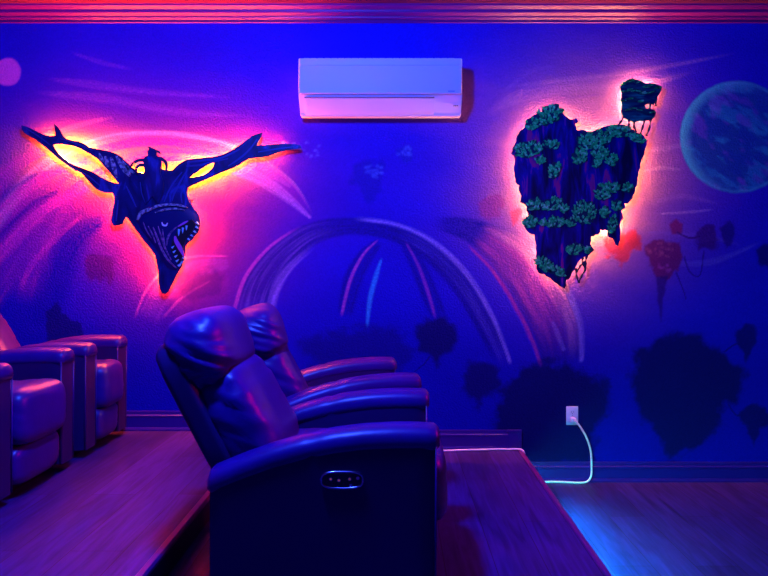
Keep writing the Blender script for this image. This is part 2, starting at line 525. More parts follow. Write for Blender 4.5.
# small floating rocks
for pl, colr, op, so, ro in [
    ([(354, 165), (367, 160), (381, 163), (384, 176), (378, 190), (368, 203), (360, 192), (351, 180)], (0.008, 0.014, 0.26), 0.55, 6, 6),
    ([(397, 150), (405, 145), (413, 150), (412, 160), (404, 163), (397, 158)], (0.010, 0.03, 0.30), 0.5, 4, 4),
    ([(604, 240), (618, 231), (634, 232), (639, 246), (630, 256), (622, 270), (614, 258), (603, 252)], (0.55, 0.03, 0.05), 0.85, 5, 6),
    ([(624, 236), (640, 236), (641, 250), (630, 252)], (0.48, 0.03, 0.06), 0.75, 4, 5),
    ([(480, 203), (489, 196), (500, 192), (506, 204), (498, 214), (490, 220), (482, 214)], (0.34, 0.05, 0.22), 0.7, 5, 6),
    ([(511, 212), (519, 207), (523, 210), (518, 218), (513, 226)], (0.62, 0.06, 0.12), 0.75, 3, 3),
    ([(645, 247), (655, 240), (668, 241), (680, 243), (684, 256), (678, 270), (668, 280), (655, 279), (649, 266)], (0.16, 0.012, 0.10), 0.9, 4, 5),
    ([(655, 276), (668, 276), (663, 300), (661, 322), (658, 300)], (0.03, 0.008, 0.14), 0.8, 3, 2),
    ([(669, 224), (676, 219), (683, 224), (681, 233), (672, 234)], (0.22, 0.012, 0.10), 0.85, 3, 2),
    ([(692, 234), (704, 224), (716, 225), (720, 240), (716, 250), (706, 248), (698, 252)], (0.05, 0.006, 0.15), 0.9, 4, 5),
    ([(719, 228), (730, 221), (734, 228), (731, 246), (726, 248), (722, 238)], (0.02, 0.006, 0.16), 0.85, 4, 4),
    ([(83, 262), (88, 256), (98, 254), (110, 256), (116, 262), (113, 274), (110, 286), (106, 276), (100, 282), (96, 277), (91, 284), (87, 274)], (0.10, 0.008, 0.16), 0.75, 5, 4),
    ([(176, 275), (196, 268), (225, 276), (222, 292), (200, 302), (180, 296)], (0.09, 0.008, 0.2), 0.6, 8, 8),
    ([(300, 345), (325, 332), (365, 327), (400, 332), (412, 352), (400, 372), (320, 375)], (0.006, 0.006, 0.17), 0.75, 14, 10),
    ([(46, 312), (56, 304), (66, 318), (82, 324), (85, 345), (48, 345)], (0.005, 0.006, 0.13), 0.8, 4, 5),
    ([(416, 326), (428, 319), (444, 318), (456, 325), (457, 340), (450, 352), (442, 356), (437, 367), (431, 356), (421, 350), (415, 338)], (0.004, 0.005, 0.09), 0.9, 7, 4),
    ([(460, 375), (470, 363), (486, 362), (500, 370), (500, 386), (492, 396), (484, 398), (479, 412), (473, 398), (463, 388)], (0.005, 0.005, 0.10), 0.88, 8, 6),
    ([(494, 424), (495, 409), (506, 386), (523, 367), (547, 361), (568, 366), (585, 374), (603, 379), (610, 392), (609, 409), (597, 426), (594, 445), (591, 466), (520, 466), (500, 440)], (0.004, 0.006, 0.085), 0.92, 11, 8),
    ([(660, 335), (683, 332), (697, 337), (719, 349), (730, 361), (743, 370), (746, 384), (736, 403), (725, 402), (722, 418), (708, 439), (696, 449), (680, 452), (673, 463), (667, 460), (655, 435), (642, 413), (630, 386), (629, 377), (635, 365), (633, 350), (650, 346)], (0.004, 0.005, 0.085), 0.92, 10, 7),
    ([(737, 332), (745, 323), (755, 326), (757, 342), (750, 352), (746, 362), (742, 350), (736, 342)], (0.004, 0.005, 0.11), 0.9, 4, 3),
    ([(740, 412), (752, 403), (766, 408), (768, 424), (760, 430), (754, 446), (748, 430), (741, 424)], (0.004, 0.005, 0.11), 0.9, 4, 4),
    ([(756, 250), (764, 244), (775, 246), (778, 262), (768, 270), (758, 262)], (0.004, 0.005, 0.12), 0.9, 4, 3),
]:
    blob(pl, colr, op, so, ro)
for pts, wd, col in [
    ([(676, 232), (690, 238), (700, 236)], [2, 3, 2], (0.05, 0.006, 0.14)),
    ([(684, 256), (690, 272), (700, 275), (704, 250)], [2, 1.6, 1.6, 2], (0.02, 0.006, 0.16)),
    ([(676, 272), (684, 292), (686, 300)], [2, 1.4, 1], (0.02, 0.006, 0.16)),
    ([(724, 352), (736, 344), (742, 348)], [2, 2, 2], (0.004, 0.005, 0.13)),
    ([(430, 356), (424, 364), (414, 372)], [2, 2, 1], (0.004, 0.005, 0.13)),
    ([(728, 404), (736, 415), (744, 414)], [2, 2, 2], (0.004, 0.005, 0.13)),
]:
    band(pts, wd, col, 0.85, soft=0.5, streak=0, ends=(0.02, 0.02), grain=0)
# light dabs on the small rocks
for cx, cy, rx, ry, col, n in [(374, 170, 9, 9, (0.10, 0.20, 0.62), 26), (405, 152, 7, 6, (0.10, 0.18, 0.60), 16), (660, 250, 14, 9, (0.36, 0.08, 0.18), 22),
                              (664, 268, 8, 5, (0.45, 0.06, 0.34), 8), (704, 236, 10, 8, (0.12, 0.03, 0.22), 12), (310, 150, 14, 8, (0.20, 0.24, 0.66), 10), (288, 144, 6, 4, (0.3, 0.3, 0.66), 5)]:
    for k in range(n):
        a = random.uniform(0, 6.28); q = math.sqrt(random.random())
        x0 = cx + rx * q * math.cos(a); y0 = cy + ry * q * math.sin(a)
        blob(ell(x0, y0, random.uniform(1.0, 2.2), random.uniform(0.8, 1.6), 8), col, random.uniform(0.25, 0.6), 2.5, 1.2, 0.4)
# the fine speckle of sponged paint
sp = rng.random(IMG.shape[:2])
IMG = IMG * (0.90 + 0.20 * sp[..., None])
IMG = np.clip(IMG, 0.002, 0.98)

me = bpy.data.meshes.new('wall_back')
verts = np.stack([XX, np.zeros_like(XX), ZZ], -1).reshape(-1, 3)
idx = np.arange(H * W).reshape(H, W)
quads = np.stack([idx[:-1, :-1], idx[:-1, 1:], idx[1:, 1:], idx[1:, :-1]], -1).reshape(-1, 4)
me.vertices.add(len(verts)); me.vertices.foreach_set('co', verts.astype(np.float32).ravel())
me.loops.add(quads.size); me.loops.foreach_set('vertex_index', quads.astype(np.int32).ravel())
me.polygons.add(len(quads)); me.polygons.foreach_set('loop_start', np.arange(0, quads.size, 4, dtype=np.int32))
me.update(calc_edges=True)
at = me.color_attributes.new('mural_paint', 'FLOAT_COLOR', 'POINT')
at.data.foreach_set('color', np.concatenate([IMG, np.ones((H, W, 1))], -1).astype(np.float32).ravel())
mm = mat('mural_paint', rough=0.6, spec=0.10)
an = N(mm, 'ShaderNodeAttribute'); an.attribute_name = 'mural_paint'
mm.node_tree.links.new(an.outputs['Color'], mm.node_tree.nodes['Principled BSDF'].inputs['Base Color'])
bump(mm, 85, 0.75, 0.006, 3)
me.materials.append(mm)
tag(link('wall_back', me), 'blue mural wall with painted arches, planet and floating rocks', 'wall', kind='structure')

# ------------------------------------------------------------------ floor, platforms, other walls
XL, XR, YF = -3.4, 4.0, -5.6
Z_MID, Z_TOP = 0.198, 0.316
X_TOP, X_MID = -0.82, 0.78


def wood(name):
    m = mat(name, rough=0.40, spec=0.12)
    nt = m.node_tree
    tc = N(m, 'ShaderNodeTexCoord')
    mp = N(m, 'ShaderNodeMapping')
    mp.inputs['Rotation'].default_value = (0, 0, R(90))
    br = N(m, 'ShaderNodeTexBrick')
    br.inputs['Color1'].default_value = (0.065, 0.026, 0.23, 1)
    br.inputs['Color2'].default_value = (0.040, 0.016, 0.14, 1)
    br.inputs['Mortar'].default_value = (0.03, 0.005, 0.05, 1)
    br.inputs['Scale'].default_value = 1.0
    br.inputs['Mortar Size'].default_value = 0.0018
    br.inputs['Mortar Smooth'].default_value = 0.3
    br.inputs['Brick Width'].default_value = 1.25
    br.inputs['Row Height'].default_value = 0.19
    nt.links.new(tc.outputs['Object'], mp.inputs[0]); nt.links.new(mp.outputs[0], br.inputs[0])
    mp2 = N(m, 'ShaderNodeMapping'); mp2.inputs['Scale'].default_value = (14, 1.1, 1)
    no = N(m, 'ShaderNodeTexNoise'); no.inputs['Scale'].default_value = 2.2; no.inputs['Detail'].default_value = 8; no.inputs['Distortion'].default_value = 1.2
    nt.links.new(tc.outputs['Object'], mp2.inputs[0]); nt.links.new(mp2.outputs[0], no.inputs[0])
    mr = N(m, 'ShaderNodeMapRange'); mr.inputs[1].default_value = 0.3; mr.inputs[2].default_value = 0.7; mr.inputs[3].default_value = 0.55; mr.inputs[4].default_value = 1.25
    nt.links.new(no.outputs[0], mr.inputs[0])
    mx = N(m, 'ShaderNodeMix', data_type='RGBA', blend_type='MULTIPLY'); mx.inputs[0].default_value = 1
    nt.links.new(br.outputs['Color'], mx.inputs[6]); nt.links.new(mr.outputs[0], mx.inputs[7])
    nt.links.new(mx.outputs[2], nt.nodes['Principled BSDF'].inputs['Base Color'])
    bu = N(m, 'ShaderNodeBump'); bu.inputs['Strength'].default_value = 0.15; bu.inputs['Distance'].default_value = 0.002
    nt.links.new(no.outputs[0], bu.inputs['Height']); nt.links.new(bu.outputs[0], nt.nodes['Principled BSDF'].inputs['Normal'])
    return m


M['wood'] = wood('plank_floor')
M['riser'] = bump(mat('riser_paint', (0.02, 0.01, 0.06), 0.5, 0.4), 60, 0.1)
M['nosing'] = mat('nosing_wood', (0.20, 0.02, 0.20), 0.3, 0.5)


def struct(name, bm, m, label=None, cat=None):
    o = obj(name, bm, m)
    return tag(o, label, cat, kind='structure')


bm = bmesh.new(); box(bm, XL, XR, YF, 0.0, -0.08, 0.0)
struct('floor', bm, M['wood'], 'wood plank floor at the lowest level on the right', 'floor')
bm = bmesh.new(); box(bm, X_TOP + 0.001, X_MID - 0.012, YF + 0.01, -0.001, 0.0, Z_MID)
struct('floor_middle', bm, M['wood'], 'middle wood plank platform carrying the front row', 'floor')
bm = bmesh.new(); box(bm, XL, X_TOP - 0.012, YF + 0.01, -0.001, 0.0, Z_TOP)
struct('floor_left', bm, M['wood'], 'highest wood plank platform carrying the rear row', 'floor')


def nosing(name, x, z, label):
    b = bmesh.new()
    prof = [(-0.016, 0.001), (-0.014, 0.004), (-0.010, 0.006), (0.008, 0.004), (0.014, -0.004), (0.014, -0.016), (0.006, -0.022), (-0.004, -0.022), (-0.011, -0.022), (-0.011, 0.001)]
    prism(b, [(x + p, YF + 0.02, z + q) for p, q in prof], [(x + p, -0.002, z + q) for p, q in prof])
    return struct(name, b, M['nosing'], label, 'trim')


nosing('trim_1', X_MID, Z_MID, 'wooden nosing along the edge of the middle platform')
nosing('trim_2', X_TOP, Z_TOP, 'wooden nosing along the edge of the highest platform')
bm = bmesh.new(); box(bm, X_TOP - 0.012, X_TOP, YF + 0.02, -0.002, Z_MID, Z_TOP - 0.022)
struct('trim_3', bm, M['riser'], 'dark painted riser below the highest platform', 'trim')
bm = bmesh.new(); box(bm, X_MID - 0.012, X_MID, YF + 0.02, -0.002, 0.0, Z_MID - 0.022)
struct('trim_4', bm, M['riser'], 'dark painted riser below the middle platform', 'trim')

bm = bmesh.new(); box(bm, XL, XR, YF, 0.0, 2.93, 3.0); struct('ceiling', bm, M['ceiling'], 'red lit ceiling above the crown moulding', 'ceiling')
bm = bmesh.new(); box(bm, XL - 0.08, XL, YF, 0.0, 0, 2.93); struct('wall_left', bm, M['plain_wall'])
bm = bmesh.new(); box(bm, XR, XR + 0.08, YF, 0.0, 0, 2.93); struct('wall_right', bm, M['plain_wall'])
bm = bmesh.new(); box(bm, XL, XR, YF - 0.08, YF, 0, 2.93); struct('wall_front', bm, M['plain_wall'])


def moulding(name, prof, x0, x1, m, label):
    """profile given as (distance from wall, height), drawn along the mural wall"""
    b = bmesh.new()
    prism(b, [(x0, -d, z) for d, z in prof], [(x1, -d, z) for d, z in prof])
    o = struct(name, b, m, label, 'trim')
    return o


def base_prof(z):
    return [(0.0, z), (0.026, z), (0.026, z + 0.008), (0.021, z + 0.019), (0.015, z + 0.022), (0.015, z + 0.078), (0.019, z + 0.082), (0.019, z + 0.092),
            (0.013, z + 0.098), (0.010, z + 0.108), (0.012, z + 0.112), (0.010, z + 0.120), (0.0, z + 0.120)]


moulding('baseboard_right', base_prof(0.0), X_MID + 0.006, XR, M['trim'], 'dark baseboard low on the right below the outlet')
moulding('baseboard_middle', base_prof(Z_MID), X_TOP + 0.002, X_MID - 0.075, M['trim'], 'baseboard behind the front row on the middle platform')
moulding('baseboard_left', base_prof(Z_TOP), XL, X_TOP + 0.0, M['trim'], 'baseboard behind the rear row on the highest platform')
bm = bmesh.new()
box(bm, X_MID - 0.075, X_MID + 0.006, -0.017, 0.0, Z_MID + 0.006, Z_MID + 0.120, 0.002)
box(bm, X_MID - 0.083, X_MID + 0.010, -0.022, 0.0, Z_MID + 0.106, Z_MID + 0.122, 0.003)
box(bm, X_MID - 0.008, X_MID + 0.008, -0.022, 0.0, 0.10, Z_MID + 0.110, 0.002)
struct('trim_5', bm, M['trim'], 'corner block where the baseboard steps down', 'trim')
# crown moulding: soft ogee with fillets
crown = [(0.0, 2.838), (0.006, 2.838), (0.010, 2.841), (0.006, 2.845), (0.005, 2.854), (0.010, 2.8545), (0.026, 2.864), (0.027, 2.868), (0.023, 2.8695), (0.024, 2.872), (0.030, 2.873),
         (0.050, 2.884), (0.053, 2.888), (0.050, 2.892), (0.051, 2.904), (0.056, 2.9045), (0.080, 2.918), (0.082, 2.922), (0.080, 2.9255), (0.084, 2.93), (0.0, 2.93)]
moulding('trim_6', crown, XL, XR, M['crown'], 'crown moulding running along the top of the mural wall')

# cyan light strip below the middle platform's nosing
root = thing('light_strip', 'cyan glowing light strip under the nosing of the middle platform', 'light strip', (X_MID + 0.006, 0, Z_MID - 0.022))
bm = bmesh.new()
box(bm, -0.005, 0.005, -3.9, -0.10, -0.0030, 0.0)
obj('strip_tape', bm, M['white_plastic'], root)
bm = bmesh.new()
for k in range(67):
    y = -0.52 - k * 0.05
    box(bm, -0.003, 0.003, y - 0.018, y + 0.018, -0.0055, -0.0030)
obj('diode_row', bm, emit('cyan_led', (0.0, 0.85, 0.72), 1350.0), root)

# ------------------------------------------------------------------ recliners
def pillow(bm, cx, cz, hl, ht, hw, tilt, p=4.0, n=14, wr=0.0, seed=0, crease=None, cy=0.0, mat=0):
    """soft upholstered cushion: hl half length (along the tilted up axis), ht half thickness, hw half width"""
    up = Vector((-math.sin(tilt), 0, math.cos(tilt)))
    fw = Vector((math.cos(tilt), 0, math.sin(tilt)))
    ac = Vector((0, 1, 0))
    cache = {}

    def vert(u, v, q):
        k = (round(u, 5), round(v, 5), round(q, 5))
        if k in cache: return cache[k]
        mx = max(abs(u), abs(v), abs(q))
        l = (abs(u) ** p + abs(v) ** p + abs(q) ** p) ** (1 / p)
        s = mx / l
        a, b, c = u * s, v * s, q * s
        pos = fw * (a * ht) + ac * (b * hw) + up * (c * hl)
        if wr > 0:
            nrm = (fw * (a / ht) + ac * (b / hw) + up * (c / hl)).normalized()
            side = abs(b) ** 3                                   # puckers gather along the side seams
            d = mnoise.noise(Vector((a * 1.3 + seed, b * 1.5, c * 2.2 + seed))) * 0.9
            w1 = mnoise.noise(Vector((a * 1.0 + seed * 2, b * 2.0, c * 7.0 + a * 4.0 + seed)))
            pos += nrm * (wr * (0.25 * d + side * 1.25 * w1 - 0.35 * side))
            if crease: 
                for cc in crease:
                    pos -= nrm * (wr * 0.9 * math.exp(-((c - cc) / 0.07) ** 2))
        v_ = bm.verts.new(pos + Vector((cx, cy, cz)))
        cache[k] = v_
        return v_

    g = [math.tan(-math.pi / 4 * 0.96 + (math.pi / 2 * 0.96) * i / n) / math.tan(math.pi / 4 * 0.96) for i in range(n + 1)]
    for ax in range(3):
        for sg in (-1, 1):
            for i in range(n):
                for j in range(n):
                    quad = []
                    for (a, b) in ((g[i], g[j]), (g[i + 1], g[j]), (g[i + 1], g[j + 1]), (g[i], g[j + 1])):
                        co = [0, 0, 0]; co[ax] = sg; co[(ax + 1) % 3] = a; co[(ax + 2) % 3] = b
                        quad.append(vert(*co))
                    if sg < 0: quad.reverse()
                    f = bm.faces.new(quad); f.smooth = True; f.material_index = mat


ARM_TOP = [(0.0, 0.470), (0.10, 0.510), (0.20, 0.545), (0.30, 0.572), (0.40, 0.592), (0.50, 0.604), (0.60, 0.609), (0.68, 0.609), (0.735, 0.606)]


def arm_z(x):
    xs = [a for a, b in ARM_TOP]; zs = [b for a, b in ARM_TOP]
    return float(np.interp(x, xs, zs))


def loft(bm, sections, mat=0):
    rings = [[bm.verts.new(p) for p in s] for s in sections]
    n = len(rings[0])
    for i in range(len(rings) - 1):
        for k in range(n):
            f = bm.faces.new((rings[i][k], rings[i][(k + 1) % n], rings[i + 1][(k + 1) % n], rings[i + 1][k])); f.material_index = mat
    bm.faces.new(rings[0][::-1]).material_index = mat
    bm.faces.new(rings[-1]).material_index = mat


def arm_meshes(aw, L):
    """panel and padded top of one arm, centred on y=0"""
    k = L / 0.735
    panel = bmesh.new()
    hw = aw / 2 - 0.006
    secs = []
    for i, x in enumerate(np.linspace(0.0, 0.735, 22)):
        zt = arm_z(x) - 0.055
        z0 = 0.045
        sh = 0.010 if i in (0, 21) else 0.0
        secs.append([(x * k, -hw + sh, z0), (x * k, -hw + sh, zt), (x * k, hw - sh, zt), (x * k, hw - sh, z0)])
    # slight round at both ends
    secs[0] = [(p[0] - 0.004, p[1], p[2]) for p in secs[0]]
    secs[-1] = [(p[0] + 0.004, p[1], p[2]) for p in secs[-1]]
    loft(panel, secs)
    pad = bmesh.new()
    ho = aw / 2
    secs = []
    xs = [-0.012, -0.006] + list(np.linspace(0.004, 0.735, 30)) + [0.745, 0.752]
    for i, x in enumerate(xs):
        zt = arm_z(min(max(x, 0), 0.735))
        sh = {0: 0.014, 1: 0.006, len(xs) - 1: 0.016, len(xs) - 2: 0.006}.get(i, 0.0)
        if abs(x - 0.33) < 0.013: sh = 0.0035            # stitched join across the pad
        prof = []
        for a in np.linspace(0, math.pi, 15):
            cy = -math.cos(a); sz = math.sin(a)
            prof.append((cy * (ho - sh) * (1.0 if abs(cy) < 0.99 else 1.0), zt - 0.052 + (0.052 - sh) * (sz ** 0.75)))
        lowz = zt - 0.075 + sh
        sec = [(x * k, -(ho - 0.012), lowz), (x * k, -(ho - 0.002 - sh), lowz + 0.010)] + [(x * k, a, b) for a, b in prof] + [(x * k, (ho - 0.002 - sh), lowz + 0.010), (x * k, ho - 0.012, lowz)]
        secs.append(sec)
    loft(pad, secs)
    return panel, pad


def recliner(label, loc, rz, sep, group, seed, control=False, aw=0.14, L=0.715, far_arm_top=True, hdx=0.0, hdz=0.0):
    r = thing('recliner', label, 'recliner', loc, rz, group)
    inner = sep / 2 - aw / 2
    b = bmesh.new()
    box(b, 0.05, L - 0.09, -sep / 2 - aw / 2 + 0.02, sep / 2 + aw / 2 - 0.02, 0.0, 0.06, 0.004)
    obj('base', b, M['black'], r)
    for s in (-1, 1):
        panel, pad = arm_meshes(aw, L)
        for q in (panel, pad): bmesh.ops.translate(q, verts=q.verts[:], vec=(0, s * sep / 2, 0))
        a = obj('armrest', panel, M['leather_side'], r, 40)
        obj('arm_pad', pad, M['leather'], a, 50)
        # piping round the front edge of the arm
        pp = bmesh.new()
        for e in (-1, 1):
            yy = s * sep / 2 + e * (aw / 2 - 0.004)
            tube(pp, [(L + 0.002, yy, 0.05), (L + 0.003, yy, 0.3), (L + 0.004, yy, arm_z(0.735) - 0.06)], 0.0035, 6)
        obj('piping', pp, M['leather'], a, 180)
    # back: a slab, a back cushion and a fat headrest pillow
    b = bmesh.new()
    pillow(b, -0.085, 0.615, 0.272, 0.050, inner + 0.005, R(27.6), 7, 8)
    obj('backrest', b, M['leather_side'], r, 180)
    b = bmesh.new()
    pillow(b, 0.045, 0.575, 0.215, 0.115, inner - 0.002, R(29), 3.8, 18, 0.011, seed, (0.55,))
    obj('back_cushion', b, M['leather'], r, 180)
    b = bmesh.new()
    pillow(b, -0.094 + hdx, 0.812 + hdz, 0.155, 0.126, inner + 0.012, R(17), 3.1, 22, 0.0135, seed + 3.7, (-0.55,))
    hr = obj('headrest', b, M['leather'], r, 180)
    b = bmesh.new()
    pillow(b, 0.40, 0.380, 0.095, 0.30, inner - 0.004, R(-1), 5, 14, 0.006, seed + 8)
    obj('seat_cushion', b, M['leather'], r, 180)
    b = bmesh.new()
    pillow(b, L - 0.055, 0.352, 0.128, 0.115, inner + 0.002, R(2), 4.6, 14, 0.005, seed + 9)
    obj('seat_front', b, M['leather'], r, 180)
    b = bmesh.new()
    pillow(b, L - 0.045, 0.148, 0.092, 0.072, inner - 0.005, R(-2), 4.2, 12, 0.004, seed + 5)
    obj('footrest', b, M['leather'], r, 180)
    if control:
        yy = -sep / 2 - aw / 2 + 0.006
        cx, cz = 0.420, 0.440
        b = bmesh.new()
        ring = [(cx + 0.066 * math.copysign(abs(math.cos(t)) ** 0.6, math.cos(t)), yy - 0.005, cz + 0.026 * math.copysign(abs(math.sin(t)) ** 0.7, math.sin(t))) for t in np.linspace(0, 2 * math.pi, 40, endpoint=False)]
        tube(b, ring + [ring[0]], 0.0035, 8, cap=False)
        cp = obj('control_panel', b, M['chrome'], r, 180)
        b = bmesh.new()
        inn = [(cx + 0.062 * math.copysign(abs(math.cos(t)) ** 0.6, math.cos(t)), 0, cz + 0.023 * math.copysign(abs(math.sin(t)) ** 0.7, math.sin(t))) for t in np.linspace(0, 2 * math.pi, 40, endpoint=False)]
        prism(b, [(p[0], yy + 0.004, p[2]) for p in inn], [(p[0], yy - 0.003, p[2]) for p in inn])
        obj('control_plate', b, M['gloss_black'], cp)
        for i, (dx, dz) in enumerate([(-0.036, 0.003), (-0.010, -0.001), (0.024, 0.003), (0.050, 0.006), (0.028, -0.018)]):
            b = bmesh.new()
            q = [(cx + dx + 0.0055 * math.cos(t), 0, cz + dz + 0.0055 * math.sin(t)) for t in np.linspace(0, 2 * math.pi, 14, endpoint=False)]
            prism(b, [(p[0], yy - 0.002, p[2]) for p in q], [(p[0], yy - 0.0055, p[2]) for p in q])
            bt = obj('button', b, M['chrome'], cp)
            if i in (0, 1, 2):
                b = bmesh.new()
                box(b, cx + dx - 0.002, cx + dx + 0.002, yy - 0.0068, yy - 0.005, cz + dz - 0.0016, cz + dz + 0.0016)
                tag(obj('indicator_light', b, M['amber'], bt), 'tiny amber indicator light')
    return r


G1 = 'front row recliners on the middle platform'
G2 = 'rear row recliners on the highest platform'
recliner('near dark leather recliner of the front row with oval control panel in its side', (-0.585, -1.713, Z_MID), 0.0, 0.67, G1, 1.3, True)
recliner('dark leather recliner of the front row closest to the mural wall, half hidden', (-0.655, -0.735, Z_MID), R(10.5), 0.64, G1, 5.1, hdx=0.065, hdz=-0.035)
recliner('rear row dark recliner nearest the camera, cut by the left picture edge', (-2.335, -1.161, Z_TOP), 0.0, 0.568, G2, 2.2)
recliner('rear row dark recliner closest to the mural wall, below the dragon board', (-2.335, -0.395, Z_TOP), 0.0, 0.43, G2, 7.7)

# ------------------------------------------------------------------ air conditioner
AY = -0.205
a0 = P(298, 57, AY); a1 = P(462.5, 112, AY)
ac = thing('air_conditioner', 'white wall mounted split air conditioner below the crown moulding', 'air conditioner', ((a0.x + a1.x) / 2, 0, a1.z))
w2 = (a1.x - a0.x) / 2; hh = a0.z - a1.z
bm = bmesh.new()
# side outline: (distance from the wall, height)
prof = [(0.0, 0.02), (0.03, 0.0), (0.100, 0.0), (0.098, 0.010), (0.116, 0.032), (0.172, 0.090), (0.190, 0.110), (0.190, hh - 0.012), (0.182, hh), (0.0, hh)]
prism(bm, [(-w2, -d, z) for d, z in prof], [(w2, -d, z) for d, z in prof])
bmesh.ops.bevel(bm, geom=[e for e in bm.edges], offset=0.004, segments=2, affect='EDGES', clamp_overlap=True)
obj('body', bm, M['white_plastic'], ac, 40)
bm = bmesh.new()
box(bm, -w2 + 0.004, w2 - 0.004, -0.204, -0.186, 0.108, hh - 0.050, 0.006, 3)
fp = obj('front_panel', bm, M['white_gloss'], ac, 40)
bm = bmesh.new()
box(bm, w2 - 0.085, w2 - 0.045, -0.2048, -0.2035, 0.121, 0.1255, 0.0)
tag(obj('logo', bm, M['grey_line'], fp), 'small dark maker mark')
bm = bmesh.new()
box(bm, -w2 + 0.006, w2 - 0.006, -0.196, -0.180, hh - 0.046, hh - 0.006, 0.005, 3)
obj('top_panel', bm, M['white_gloss'], ac, 40)
bm = bmesh.new()
for k in range(22):
    box(bm, -w2 + 0.03 + k * 0.041, -w2 + 0.064 + k * 0.041, -0.17, -0.03, hh - 0.001, hh + 0.004)
obj('intake_grille', bm, M['white_plastic'], ac)
bm = bmesh.new()
fl = [(0.086, 0.004), (0.106, 0.009), (0.125, 0.033), (0.178, 0.087), (0.170, 0.092), (0.115, 0.042), (0.094, 0.016)]
prism(bm, [(-w2 + 0.035, -d, z) for d, z in fl], [(w2 - 0.165, -d, z) for d, z in fl])
obj('louver', bm, M['white_gloss'], ac, 50)
bm = bmesh.new()
box(bm, -w2 + 0.035, w2 - 0.165, -0.1895, -0.17, 0.0905, 0.0945)
obj('louver_slot', bm, M['grey_line'], ac)
bm = bmesh.new()
box(bm, w2 - 0.120, w2 - 0.020, -0.150, -0.120, 0.064, 0.072)
dp = obj('display', bm, M['white_gloss'], ac)
for k, dx in enumerate((-0.045, -0.035, -0.025)):
    bm = bmesh.new()
    q = [(w2 + dx + 0.003 * math.cos(t), 0, 0.052 + 0.003 * math.sin(t)) for t in np.linspace(0, 2 * math.pi, 10, endpoint=False)]
    prism(bm, [(p[0], -0.130, p[2]) for p in q], [(p[0], -0.151, p[2]) for p in q])
    obj('indicator', bm, M['chrome'], dp)

# ------------------------------------------------------------------ dragon board
DB, DF = -0.046, -0.060
M['dragon'] = bump(noise_color(mat('dragon_paint', rough=0.5, spec=0.3), [(0.36, (0.004, 0.005, 0.06)), (0.56, (0.008, 0.012, 0.13)), (0.66, (0.03, 0.05, 0.34)), (0.74, (0.008, 0.01, 0.11))], 9, 6, (1, 1, 0.45), distortion=1.5), 90, 0.2)
M['dragon_dark'] = mat('dragon_dark', (0.003, 0.004, 0.09), 0.5, 0.3)
M['dragon_line'] = mat('dragon_line', (0.03, 0.05, 0.26), 0.5, 0.3)
M['bone'] = noise_color(mat('bone_paint', rough=0.5), [(0.40, (0.06, 0.04, 0.10)), (0.52, (0.26, 0.26, 0.30)), (0.62, (0.5, 0.55, 0.5))], 60, 4)
M['ridge'] = noise_color(mat('ridge_paint', rough=0.5), [(0.38, (0.05, 0.02, 0.12)), (0.62, (0.36, 0.18, 0.34))], 50, 4)
M['tooth'] = mat('tooth_paint', (0.35, 0.85, 0.85), 0.4)
M['tongue'] = mat('tongue_paint', (0.62, 0.12, 0.5), 0.4)
M['rider'] = noise_color(mat('rider_paint', rough=0.5), [(0.4, (0.004, 0.006, 0.10)), (0.65, (0.02, 0.035, 0.32))], 30, 4)

outline = [(21.5, 125.6), (27, 127), (33, 130), (43, 134.6), (51, 136.3), (55.5, 135.6), (55, 130), (54, 124.4), (57, 127), (59.5, 130.5), (62, 135), (65.5, 139), (72, 140.6),
           (79, 141.6), (84, 144), (89, 147.5), (97, 149), (104, 150.6), (111, 152), (116, 154), (121, 157), (126, 162), (131, 167), (137, 172), (143, 173), (150, 170), (160, 168), (166, 171),
           (172, 170.5), (179, 164), (186.7, 159.6), (194, 159), (203, 158), (213, 157), (222, 155), (229, 152), (234.6, 148.5), (241, 144.5), (247, 140), (252, 136), (257, 134.5), (261.7, 133), (260.5, 138),
           (258, 142), (256, 146), (264, 145.2), (274, 144.4), (285, 144.2), (295, 144.4), (300, 145.5), (301, 148), (294, 149), (286.7, 149.6), (278, 152), (270, 155), (261.7, 157), (249, 158), (244, 161),
           (238.7, 164.6), (229, 169), (218, 173.5), (209, 177.5), (201, 181), (194, 184), (187.7, 187), (186.5, 191), (187.2, 196), (189, 202), (192, 207), (196, 211), (198.5, 215), (199.5, 221), (199.5, 226),
           (198.6, 230), (197, 233.5), (194, 236.5), (192, 240), (188, 242), (185, 246), (184.5, 251), (184, 257), (183, 262), (181, 267), (178.5, 270.5), (174.6, 278), (170.5, 286), (168, 291.5), (165, 293.6), (162, 293.3),
           (160, 289), (158.8, 283), (158.5, 276), (158, 269.6), (156.6, 262), (155, 255), (150, 248), (145, 242.5), (139, 234), (133, 226), (129, 220), (125.6, 216.5), (124, 220), (122.5, 223.7), (118, 225.2),
           (114, 225.4), (111.4, 222.5), (111.5, 216), (113, 209), (114.2, 203), (114.2, 198), (113.4, 194), (112, 192.6), (107, 192.5), (101.7, 191.7), (97, 189.5), (93, 186), (87, 179), (81, 172.5), (75.5, 170.2),
           (70.4, 167), (64, 162.5), (59, 159), (54, 154.5), (49.6, 150.6), (42, 144.5), (35, 139), (29, 135.5), (24.6, 133), (22.2, 129.5)]
hole1 = [(52.7, 144.6), (56, 143.8), (62, 143.8), (68, 144.6), (74.6, 146), (80, 148.2), (85, 151), (91, 154.5), (97.5, 158.5), (103, 164.5), (108, 170.6), (114, 177.5), (119.2, 183.8), (115, 183.6), (110, 181.8), (101, 177.5),
         (93, 172.5), (86, 169.6), (78.8, 167), (73, 164.8), (68, 161.8), (63, 158), (58, 153.6), (54.6, 149)]
hole2 = [(188.7, 177.6), (193, 174.6), (197, 171.7), (202, 168), (206.5, 165.2), (211, 163), (214.6, 162.4), (214, 165), (212.4, 168.2), (209, 171.6), (205, 174.4), (201, 176), (197, 176.8), (193, 177.8)]
